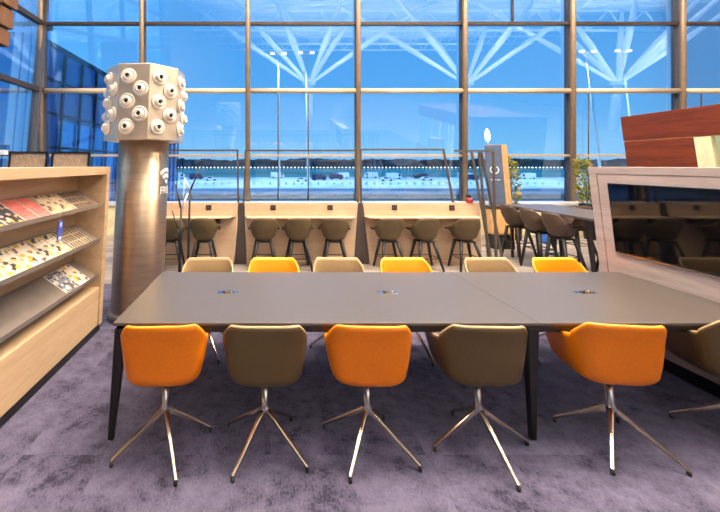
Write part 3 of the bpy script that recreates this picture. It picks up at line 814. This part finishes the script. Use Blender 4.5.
# high table
T2 = empty('high_table', (5.2, 6.5, 0), 'dark high table running towards the windows beside the television wall', 'table')
bm = new(); box(bm, 4.77, 5.72, 5.45, 7.45, 0.965, 1.0); obj('tabletop', bm, M['table'], T2, bevel=0.004)
for x, s in ((4.85, -1), (5.64, 1)):
    for y, q in ((5.6, -1), (7.30, 1)):
        bm = new(); bar(bm, (x, y, 0.964), (x + s * 0.03, y + q * 0.05, 0), 0.06, 0.06, 0, 0.035, 0.035, up=(0, 1, 0)); obj('leg', bm, M['table_edge'], T2)
bm = new(); box(bm, 4.85, 5.64, 5.58, 5.62, 0.90, 0.964); box(bm, 4.85, 5.64, 7.28, 7.32, 0.90, 0.964); obj('apron', bm, M['table_edge'], T2)

# ------------------------------------------------------------------ coat stand
cs = empty('coat_stand', (-1.40, 6.02, 0), 'black and white branching coat stand beside the steel column', 'coat stand')
yy = 6.02
bm = new(); tube(bm, [(-1.36, yy, 0.0), (-1.36, yy, 1.08)], [0.022, 0.018], 10); tube(bm, [(-1.36, yy, 1.06), (-1.475, yy + .03, 1.46)], [0.016, 0.009], 8); tube(bm, [(-1.40, yy, 0.75), (-1.50, yy - .03, 1.05)], [0.013, 0.008], 8); tube(bm, [(-1.36, yy, 0.55), (-1.41, yy, 0.78)], [0.014, 0.013], 8); obj('stem', bm, M['black'], cs)
bm = new(); tube(bm, [(-1.36, yy, 1.06), (-1.26, yy, 1.32)], [0.017, 0.012], 8); o = obj('branch', bm, M['white'], cs); o['label'] = 'white branch'
bm = new(); tube(bm, [(-1.235, yy + .05, 0.0), (-1.235, yy + .05, 1.38)], [0.02, 0.017], 10); obj('stem', bm, M['black'], cs)
bm = new(); tube(bm, [(-1.235, yy + .05, 1.36), (-1.06, yy + .05, 1.76)], [0.016, 0.009], 8); obj('branch', bm, M['dark_bar'], cs)
bm = new(); tube(bm, [(-1.235, yy + .05, 1.36), (-1.33, yy + .05, 1.57)], [0.016, 0.009], 8); tube(bm, [(-1.335, yy + .02, 1.2), (-1.33, yy + .04, 1.56)], [0.008, 0.006], 8); o = obj('branch', bm, M['white'], cs); o['label'] = 'white branch'
bm = new(); lathe(bm, [(0, 0), (0.17, 0), (0.17, 0.012), (0, 0.014)], 28, (-1.30, yy + .02, 0)); obj('base', bm, M['black'], cs)

# ------------------------------------------------------------------ television wall
TX = 3.48
W = empty('display_partition', (TX + 0.15, 2.6, 0), 'pinkish washed-wood partition wall carrying the television', 'partition')
def wall_poly(y0, ins=0.0): return None
bm = new(); box(bm, TX + 0.02, TX + 0.32, 0.6, 3.94, 0.11, 1.76); obj('body', bm, M['pink_wood'], W, bevel=0.004)
bm = new()
box(bm, TX, TX + 0.019, 0.6, 3.94, 1.69, 1.76)
box(bm, TX, TX + 0.019, 3.85, 3.94, 0.11, 1.69)
obj('border', bm, M['pink_wood'], W, bevel=0.002)
bm = new(); box(bm, TX + 0.003, TX + 0.019, 0.7, 3.843, 0.11, 1.683); obj('front_panel', bm, M['pink_wood'], W)
bm = new(); box(bm, TX + 0.015, TX + 0.3, 0.62, 3.92, 0, 0.109); obj('plinth', bm, M['plinth'], W)
tv = empty('television', (TX - 0.03, 3.1, 1.26), 'large black flat television on the pinkish wooden partition', 'television')
bm = new(); box(bm, TX - 0.014, TX + 0.0025, 2.52, 3.727, 0.926, 1.597); obj('housing', bm, M['bezel'], tv, bevel=0.004)
bm = new(); box(bm, TX - 0.0165, TX - 0.0145, 2.535, 3.712, 0.945, 1.584); obj('screen', bm, M['screen'], tv)
bm = new(); box(bm, TX - 0.018, TX - 0.0145, 2.53, 3.72, 0.928, 0.935); o = obj('trim_strip', bm, M['chrome'], tv); o['label'] = 'silver strip along the bottom edge'

# ------------------------------------------------------------------ wooden kiosk
kx = 7.3
kk = empty('kiosk', (kx + 1.2, 5, 0), 'red-brown veneered kiosk with a lit window behind the television wall', 'kiosk')
bm = new(); box(bm, kx, kx + 2.6, 2.8, 7.375, 2.262, 2.755); obj('fascia', bm, M['red_wood'], kk, bevel=0.006)
bm = new(); box(bm, kx, kx + 2.6, 6.17, 7.37, 0, 2.25); obj('side_panel', bm, M['red_wood'], kk, bevel=0.006)
bm = new(); box(bm, kx + 0.01, kx + 2.55, 2.9, 7.33, 2.25, 2.262); obj('shadow_gap', bm, M['tan'], kk)
bm = new(); box(bm, kx + 0.01, kx + 0.12, 5.93, 6.168, 0, 2.249); obj('window_post', bm, M['cream'], kk)
bm = new(); box(bm, kx + 0.04, kx + 0.06, 3.0, 5.90, 0.9, 2.249); o = obj('lit_window', bm, M['litwin'], kk)
bm = new()
for y in (5.72, 5.0, 4.2): box(bm, kx + 0.01, kx + 0.08, y - 0.05, y + 0.05, 0.9, 2.249)
obj('window_bar', bm, M['cream'], kk)
bm = new(); box(bm, kx, kx + 2.6, 2.8, 5.92, 0, 0.899); obj('front_panel', bm, M['red_wood'], kk)

# ------------------------------------------------------------------ totem sign, bench, plants, small things by the window
sg = empty('totem_sign', (5.36, 8.55, 0), 'slate blue totem sign with white symbols beside a leafy plant', 'sign')
ang = math.radians(-50)
fd = Vector((math.cos(ang), math.sin(ang))); sd = Vector((-fd.y, fd.x))
near = Vector((5.44, 8.34))
q = [near - fd * 0.36, near, near + sd * 0.36, near - fd * 0.36 + sd * 0.36]
bm = new(); prism(bm, [(p.x, p.y) for p in q], 'Z', 0.0, 2.25); obj('body', bm, M['sign_tan'], sg, bevel=0.004)
nrm = Vector((fd.y, -fd.x)) 
q2 = [near - fd * 0.358 + nrm * 0.002, near - fd * 0.006 + nrm * 0.002, near - fd * 0.006 + nrm * 0.014, near - fd * 0.358 + nrm * 0.014]
bm = new(); prism(bm, [(p.x, p.y) for p in q2], 'Z', 0.02, 2.24); fp = obj('face_panel', bm, M['sign_blue'], sg)
def on_sign(u, z): p = near - fd * 0.18 + fd * u + nrm * 0.017; return (p.x, p.y, z)
bm = new()
pts = [on_sign(0.085 * math.sin(a), 1.67 + 0.085 * math.cos(a)) for a in [math.radians(d) for d in range(35, 330, 15)]]
tube(bm, pts, 0.012, 6)
for u0, u1 in ((-0.09, -0.05), (-0.03, 0.02), (0.04, 0.1)): tube(bm, [on_sign(u0, 1.44), on_sign(u1, 1.44)], 0.009, 6)
obj('symbol', bm, M['white'], fp)
bm = new(); box(bm, 4.84, 5.36, 7.95, 8.25, 0.30, 0.86); 
bb = empty('bench_cabinet', (5.08, 8.1, 0), 'tan rounded cabinet seat in front of the blue totem sign', 'cabinet')
obj('body', bm, M['tan'], bb, bevel=0.05, seg=4)
bm = new(); box(bm, 4.82, 5.36, 7.93, 8.25, 0.862, 0.90); obj('top', bm, M['dark_bar'], bb, bevel=0.01)
bm = new(); box(bm, 4.9, 5.32, 8.0, 8.22, 0.0, 0.299); obj('base', bm, M['black'], bb)

def plant(x, y, zb, z0, z1, rad, label, seed, potr=0.2, potmat='black'):
    r = random.Random(seed)
    t = empty('potted_plant', (x, y, 0), label, 'plant')
    bm = new(); lathe(bm, [(0, 0), (potr * 0.8, 0), (potr, zb - 0.02), (potr, zb), (potr - 0.02, zb), (potr - 0.03, zb - 0.05), (0, zb - 0.05)], 28, (x, y, 0)); obj('pot', bm, M[potmat], t)
    bm = new()
    for s_ in range(7):
        a = r.uniform(0, 2 * PI); d = r.uniform(0.02, rad * 0.6)
        tube(bm, [(x, y, zb - 0.04), (x + d * 0.5 * math.cos(a), y + d * 0.5 * math.sin(a), (z0 + z1) / 2), (x + d * math.cos(a), y + d * math.sin(a), z1 - r.uniform(0.05, 0.3))], [0.01, 0.007, 0.004], 5)
    obj('stems', bm, M['leaf'], t)
    bm = new()
    for i in range(420):
        z = r.uniform(z0, z1); f = 0.55 + 0.45 * math.sin(PI * min(1, (z - z0) / (z1 - z0) * 0.9 + 0.08))
        a = r.uniform(0, 2 * PI); d = rad * f * math.sqrt(r.random())
        p = Vector((x + d * math.cos(a), y + d * math.sin(a), z))
        dr = Vector((math.cos(a) * 0.8 + r.uniform(-.6, .6), math.sin(a) * 0.8 + r.uniform(-.6, .6), r.uniform(-0.3, 0.9))).normalized()
        sdv = dr.cross(Vector((r.uniform(-1, 1), r.uniform(-1, 1), r.uniform(-1, 1)))).normalized()
        L = r.uniform(0.08, 0.15); wd = L * 0.2
        up = sdv.cross(dr) * 0.012
        v = [bm.verts.new(p), bm.verts.new(p + dr * L * 0.45 + sdv * wd + up), bm.verts.new(p + dr * L), bm.verts.new(p + dr * L * 0.45 - sdv * wd + up)]
        fc = bm.faces.new(v); fc.material_index = 1 if r.random() < 0.3 else 0
    obj('foliage', bm, [M['leaf'], M['leaf_y']], t)
plant(6.08, 9.15, 0.55, 0.7, 1.95, 0.2, 'leafy green potted plant beside the blue totem sign', 3)
plant(7.92, 9.1, 0.84, 0.86, 1.92, 0.16, 'yellowish potted plant in a tall black pot beyond the high table', 5, 0.17)

cup = empty('figurine', (3.80, 6.88, 1.086), 'small red and black figurine standing on top of the counter by the metal frame', 'figurine')
bm = new(); lathe(bm, [(0, 0), (0.055, 0), (0.066, 0.03), (0.05, 0.085), (0.02, 0.09), (0, 0.09)], 20, (3.80, 6.88, 1.087)); obj('body', bm, M['red'], cup)
bm = new(); lathe(bm, [(0, 0.088), (0.03, 0.092), (0.045, 0.125), (0.03, 0.16), (0, 0.165)], 20, (3.785, 6.88, 1.087)); obj('head', bm, M['black'], cup)

for (x, y, s_, lb) in ((4.55, 8.9, 0.2, 'low blue pouf on the floor in front of the tan cabinet'), (6.55, 8.7, 0.18, 'blue pouf on the floor beyond the dark high table')):
    bm = new(); lathe(bm, [(0, 0), (s_ * 0.95, 0), (s_, 0.05), (s_, 0.36), (s_ * 0.9, 0.42), (0, 0.43)], 28, (x, y, 0)); tag(obj('pouf', bm, M['blue_seat']), lb, 'pouf')

# cane screens behind the shelf
for x0, x1, lb in ((-4.56, -3.87, 'woven cane screen in a black frame behind the shelf, farther from the column'), (-3.80, -3.12, 'woven cane screen in a black frame behind the shelf, nearer the column')):
    t = empty('cane_screen', ((x0 + x1) / 2, 6.5, 0), lb, 'screen', 'cane screens behind the magazine shelf')
    bm = new(); box(bm, x0 + 0.035, x1 - 0.035, 6.49, 6.51, 0.2, 1.985); obj('panel', bm, M['cane'], t)
    bm = new(); box(bm, x0, x0 + 0.034, 6.475, 6.525, 0, 2.02); box(bm, x1 - 0.034, x1, 6.475, 6.525, 0, 2.02); box(bm, x0 + 0.034, x1 - 0.034, 6.475, 6.525, 1.986, 2.02); box(bm, x0 + 0.034, x1 - 0.034, 6.475, 6.525, 0.165, 0.199)
    obj('frame', bm, M['black'], t)
t = empty('reflection_shape', (-4.55, 6.2, 0), 'white and dark blue shape imitating a window reflection behind the shelf by the glazed side wall', 'reflection')  # solid shape added to imitate a reflection in the window
bm = new(); box(bm, -4.68, -4.36, 6.12, 6.2, 2.035, 2.12); obj('cap', bm, M['bluedark'], t)
bm = new(); box(bm, -4.66, -4.38, 6.12, 6.2, 1.955, 2.034); box(bm, -4.57, -4.50, 6.13, 6.19, 0.0, 1.954); obj('stem', bm, M['white'], t)

# brown panelled box high on the left
t = empty('wall_cabinet', (-5.3, 5.9, 3.8), 'golden brown panelled box high on the glazed side wall', 'cabinet')
bm = new()
for (z0, z1) in ((3.95, 4.24), (4.28, 4.62), (4.66, 5.4)):
    for (x0, x1) in ((-6.0, -4.88), (-4.85, -4.71)):
        box(bm, x0, x1 + (z0 - 4.3) * 0.13, 6.15, 6.5, z0, z1)
obj('panels', bm, M['brown_panel'], t, bevel=0.01)
bm = new(); box(bm, -6.0, -4.78, 6.22, 6.45, 3.93, 5.4); obj('core', bm, M['black'], t)

# ------------------------------------------------------------------ outside
GZ = -4.5
def ground(name, y0, y1, m, label, x0=-900, x1=1300, z=GZ):
    bm = new(); box(bm, x0, x1, y0, y1, z - 0.2, z); struct(name, bm, m, label, 'ground')
ground('ground_apron', 10.6, 66, M['apron'], 'pale apron below the windows')
ground('ground_road', 66, 80, M['asphalt'], 'dark service road on the apron')
ground('ground_taxiway', 80, 100, M['midgrey'], 'grey taxiway beyond the service road')
ground('ground_stand', 100, 190, M['apron'], 'pale aircraft stand with parked vehicles')
ground('field', 190, 1500, M['grass'], 'dark green airfield grass up to the trees')
# tree line
bm = new(); r = random.Random(11)
X = -620; prev = None
N = 420
for layer, (yb, hh, sd_) in enumerate(((640, 16.0, 1), (620, 12.0, 2))):
    rr = random.Random(sd_); pts = []
    h0 = hh
    for i in range(N + 1):
        x = -560 + i * (1500 / N)
        h0 += rr.uniform(-1.2, 1.2); h0 += (hh - h0) * 0.15
        pts.append((x, h0 + rr.uniform(-0.6, 0.6)))
    for (xa, ha), (xb, hb) in zip(pts, pts[1:]):
        v = [bm.verts.new(p) for p in ((xa, yb, GZ), (xb, yb, GZ), (xb, yb + 2, GZ + hb), (xa, yb + 2, GZ + ha), (xa, yb + 14, GZ + ha * 0.8), (xb, yb + 14, GZ + hb * 0.8))]
        bm.faces.new((v[0], v[1], v[2], v[3])); bm.faces.new((v[3], v[2], v[5], v[4]))
o = obj('treeline', bm, M['trees']); tag(o, 'dark wooded tree line along the horizon beyond the airfield', 'trees', kind='stuff')
# runway lamps
lm = None
for i in range(150):
    x = -300 + i * 4.7 * 1.0
    if lm is None:
        bm = new(); lathe(bm, [(0, 0), (0.35, 0), (0.3, 0.25), (0.12, 0.3), (0.12, 2.6), (0, 2.6)], 8, mi=1); lathe(bm, [(0, 2.4), (0.8, 2.5), (0.8, 3.6), (0, 3.9)], 8, mi=0)
        lm = obj('runway_lamp', bm, [M['runlight'], M['white_steel']]); o = lm
    else:
        o = lm.copy(); C.objects.link(o)
    o.location = (x, 470, GZ); tag(o, 'one of the small white runway lamps in the long row before the trees', 'lamp', 'row of white runway lamps')
# low white barrier blocks
bl = None
for i in range(110):
    x = -92 + i * 2.6
    if bl is None:
        bm = new(); prism(bm, [(-0.5, 0), (0.5, 0), (0.4, 0.2), (0.32, 0.8), (-0.32, 0.8), (-0.4, 0.2)], 'Y', -0.25, 0.25); bl = obj('barrier_block', bm, M['van_white'], bevel=0.03); o = bl
    else:
        o = bl.copy(); C.objects.link(o)
    o.location = (x, 119, GZ); tag(o, 'one of the white barrier blocks in the row across the apron', 'barrier', 'white barrier blocks on the apron')
# vehicles
def vehicle(body, name, lab, L, Wd, Hh, cab):
    t = bpy.data.objects.new(name, None); C.objects.link(t)
    bm = new()
    if cab: prism(bm, [(-L / 2, 0.4), (L / 2, 0.4), (L / 2, 1.2), (L / 2 - 0.5, Hh * 0.85), (L / 2 - 1.6, Hh * 0.85), (L / 2 - 1.7, Hh), (-L / 2, Hh)], 'Y', -Wd / 2, Wd / 2)
    else: prism(bm, [(-L / 2, 0.35), (L / 2, 0.35), (L / 2, 0.9), (L * 0.22, 1.0), (L * 0.1, Hh), (-L * 0.33, Hh), (-L * 0.45, 1.0), (-L / 2, 0.95)], 'Y', -Wd / 2, Wd / 2)
    obj('body', bm, body, t, local=True, bevel=0.06)
    bm = new()
    x0, x1 = ((L / 2 - 1.5, L / 2 - 0.6) if cab else (-L * 0.3, L * 0.1))
    z0, z1 = ((1.25, Hh * 0.8) if cab else (1.0, Hh - 0.1))
    box(bm, x0, x1, -Wd / 2 - 0.02, Wd / 2 + 0.02, z0, z1); obj('side_window', bm, M['win_dark'], t, local=True)
    for sx in (-L * 0.32, L * 0.32):
        for sy in (-Wd / 2, Wd / 2):
            bm = new(); tube(bm, [(sx, sy - 0.1, 0.38), (sx, sy + 0.1, 0.38)], 0.38, 14); obj('wheel', bm, M['tyre'], t, local=True)
    return t
PV = {'van': vehicle(M['van_white'], 'van', '', 6.5, 2.2, 2.8, True), 'truck': vehicle(M['van_dark'], 'truck', '', 6.0, 2.3, 2.5, True), 'car': vehicle(M['van_white'], 'car', '', 4.6, 1.9, 1.6, False)}
vu = set(); spots = [('van', -40, 168, 0), ('truck', -30, 160, 4), ('car', -22, 150, 0), ('truck', 22, 150, 0), ('van', 36, 172, 180), ('truck', 31, 160, 0), ('car', 14, 140, 0), ('van', 58, 165, 0), ('truck', 72, 170, 180), ('car', 66, 150, 0), ('van', 92, 168, 0), ('truck', 104, 160, 0), ('van', 118, 165, 180), ('car', 48, 145, 0), ('van', 141, 160, 0), ('truck', 84, 150, 0), ('van', 6, 178, 0), ('van', 52, 180, 180)]
for kd, x, y, rz in spots:
    o = PV[kd] if kd not in vu else copy_tree(PV[kd])
    vu.add(kd); o.location = (x, y, GZ); o.rotation_euler = (0, 0, math.radians(rz))
    tag(o, {'van': 'one of the distant white vans parked on the apron', 'truck': 'one of the distant dark blue trucks parked on the apron', 'car': 'one of the distant white cars parked on the apron'}[kd], 'vehicle', {'van': 'white vans on the apron', 'truck': 'dark trucks on the apron', 'car': 'white cars on the apron'}[kd])
# floodlight masts
def mast(x, y, h, label, lit=False):
    t = empty('floodlight_mast', (x, y, GZ), label, 'mast', 'floodlight masts outside')
    bm = new(); tube(bm, [(x, y, GZ), (x, y, GZ + h)], [0.42, 0.2], 12); obj('pole', bm, M['white_steel'], t)
    bm = new(); box(bm, x - 2.6, x + 2.6, y - 0.4, y + 0.4, GZ + h, GZ + h + 0.35); obj('crossarm', bm, M['white_steel'], t)
    for dx in (-1.9, 1.9):
        bm = new(); box(bm, x + dx - 0.6, x + dx + 0.6, y - 0.9, y - 0.45, GZ + h + 0.1, GZ + h + 0.6); obj('floodlight', bm, M['lamp'], t)
def add_apron_fill(x, y, z):  # unseen fill spot added to brighten the apron
    l = bpy.data.lights.new('apron_fill', 'SPOT'); l.energy = 52000; l.spot_size = math.radians(150); l.spot_blend = 0.4; l.color = (0.6, 0.85, 1.0); l.shadow_soft_size = 1.0
    o = bpy.data.objects.new('apron_fill', l); C.objects.link(o); o.location = (x, y, z)
for x, y in ((-28, 128), (4.2, 112), (13.4, 150), (52, 130), (99, 112), (114, 150), (150, 128)): add_apron_fill(x, y, 34)
mast(4.2, 110, 40.5, 'tall floodlight mast outside behind the middle counter, nearer the column')
mast(13.4, 114, 42, 'tall floodlight mast outside behind the middle counter, farther from the column')
mast(99, 108, 40.5, 'tall floodlight mast outside, first beside the red-brown kiosk')
mast(114, 112, 42, 'tall floodlight mast outside, rising directly behind the red-brown kiosk')
t = empty('beacon_mast', (48, 78, GZ), 'bright lit beacon mast outside behind the blue totem sign', 'mast')
bm = new(); tube(bm, [(48, 78, GZ), (48, 78, GZ + 11.4)], [0.3, 0.2], 10); obj('pole', bm, M['white_steel'], t)
bm = new(); lathe(bm, [(0, 11.4), (0.4, 11.5), (0.5, 12.9), (0.25, 13.8), (0, 14.2)], 14, (48, 78, GZ)); obj('lantern', bm, M['flood'], t)

# neighbouring blue glass building on the left
B = empty('office_building', (-10, 22, GZ), 'dark blue glass office building outside on the left, seen end to end', 'building')
B['label'] = 'dark blue glass terminal wing outside beyond the steel column'
bx = -7.6
bm = new(); box(bm, bx - 8, bx, 11.5, 31, GZ, 5.95); obj('walls', bm, M['bluedark'], B)
bm = new(); box(bm, bx - 8.05, bx + 0.06, 11.45, 31.06, 5.95, 6.12); obj('parapet', bm, M['mull_dark'], B)
bm = new()
for i in range(14): box(bm, bx + 0.005, bx + 0.05, 13.2 + i * 1.3, 14.2 + i * 1.3, -3.8, 3.4)
obj('glazing', bm, M['bluepane'], B)
bm = new()
for i in range(16): box(bm, bx + 0.004, bx + 0.1, 12.0 + i * 1.3 - 0.05, 12.0 + i * 1.3 + 0.05, GZ, 5.9)
for z in (-2.5, -0.6, 0.9, 2.4, 3.6, 4.8): box(bm, bx + 0.004, bx + 0.07, 11.5, 31, z - 0.04, z + 0.04)
obj('mullion_grid', bm, M['mull_dark'], B)
# pale vertical louvres outside the side wall
for i, y in enumerate((9.42, 9.78, 10.14)):
    bm = new(); box(bm, LX - 0.62, LX - 0.45, y - 0.03, y + 0.03, -2, 9.0)
    tag(obj('facade_louvre', bm, M['white']), 'one of the pale vertical louvres outside the glazed side wall', 'louvre', 'pale louvres outside the side wall')

# ------------------------------------------------------------------ colour management
sc.view_settings.view_transform = 'Standard'
sc.view_settings.look = 'None'
sc.view_settings.exposure = 0.0
sc.view_settings.gamma = 1.0
sc.view_settings.use_curve_mapping = False
sc.cycles.use_denoising = True
sc.cycles.max_bounces = 8
sc.cycles.transparent_max_bounces = 16
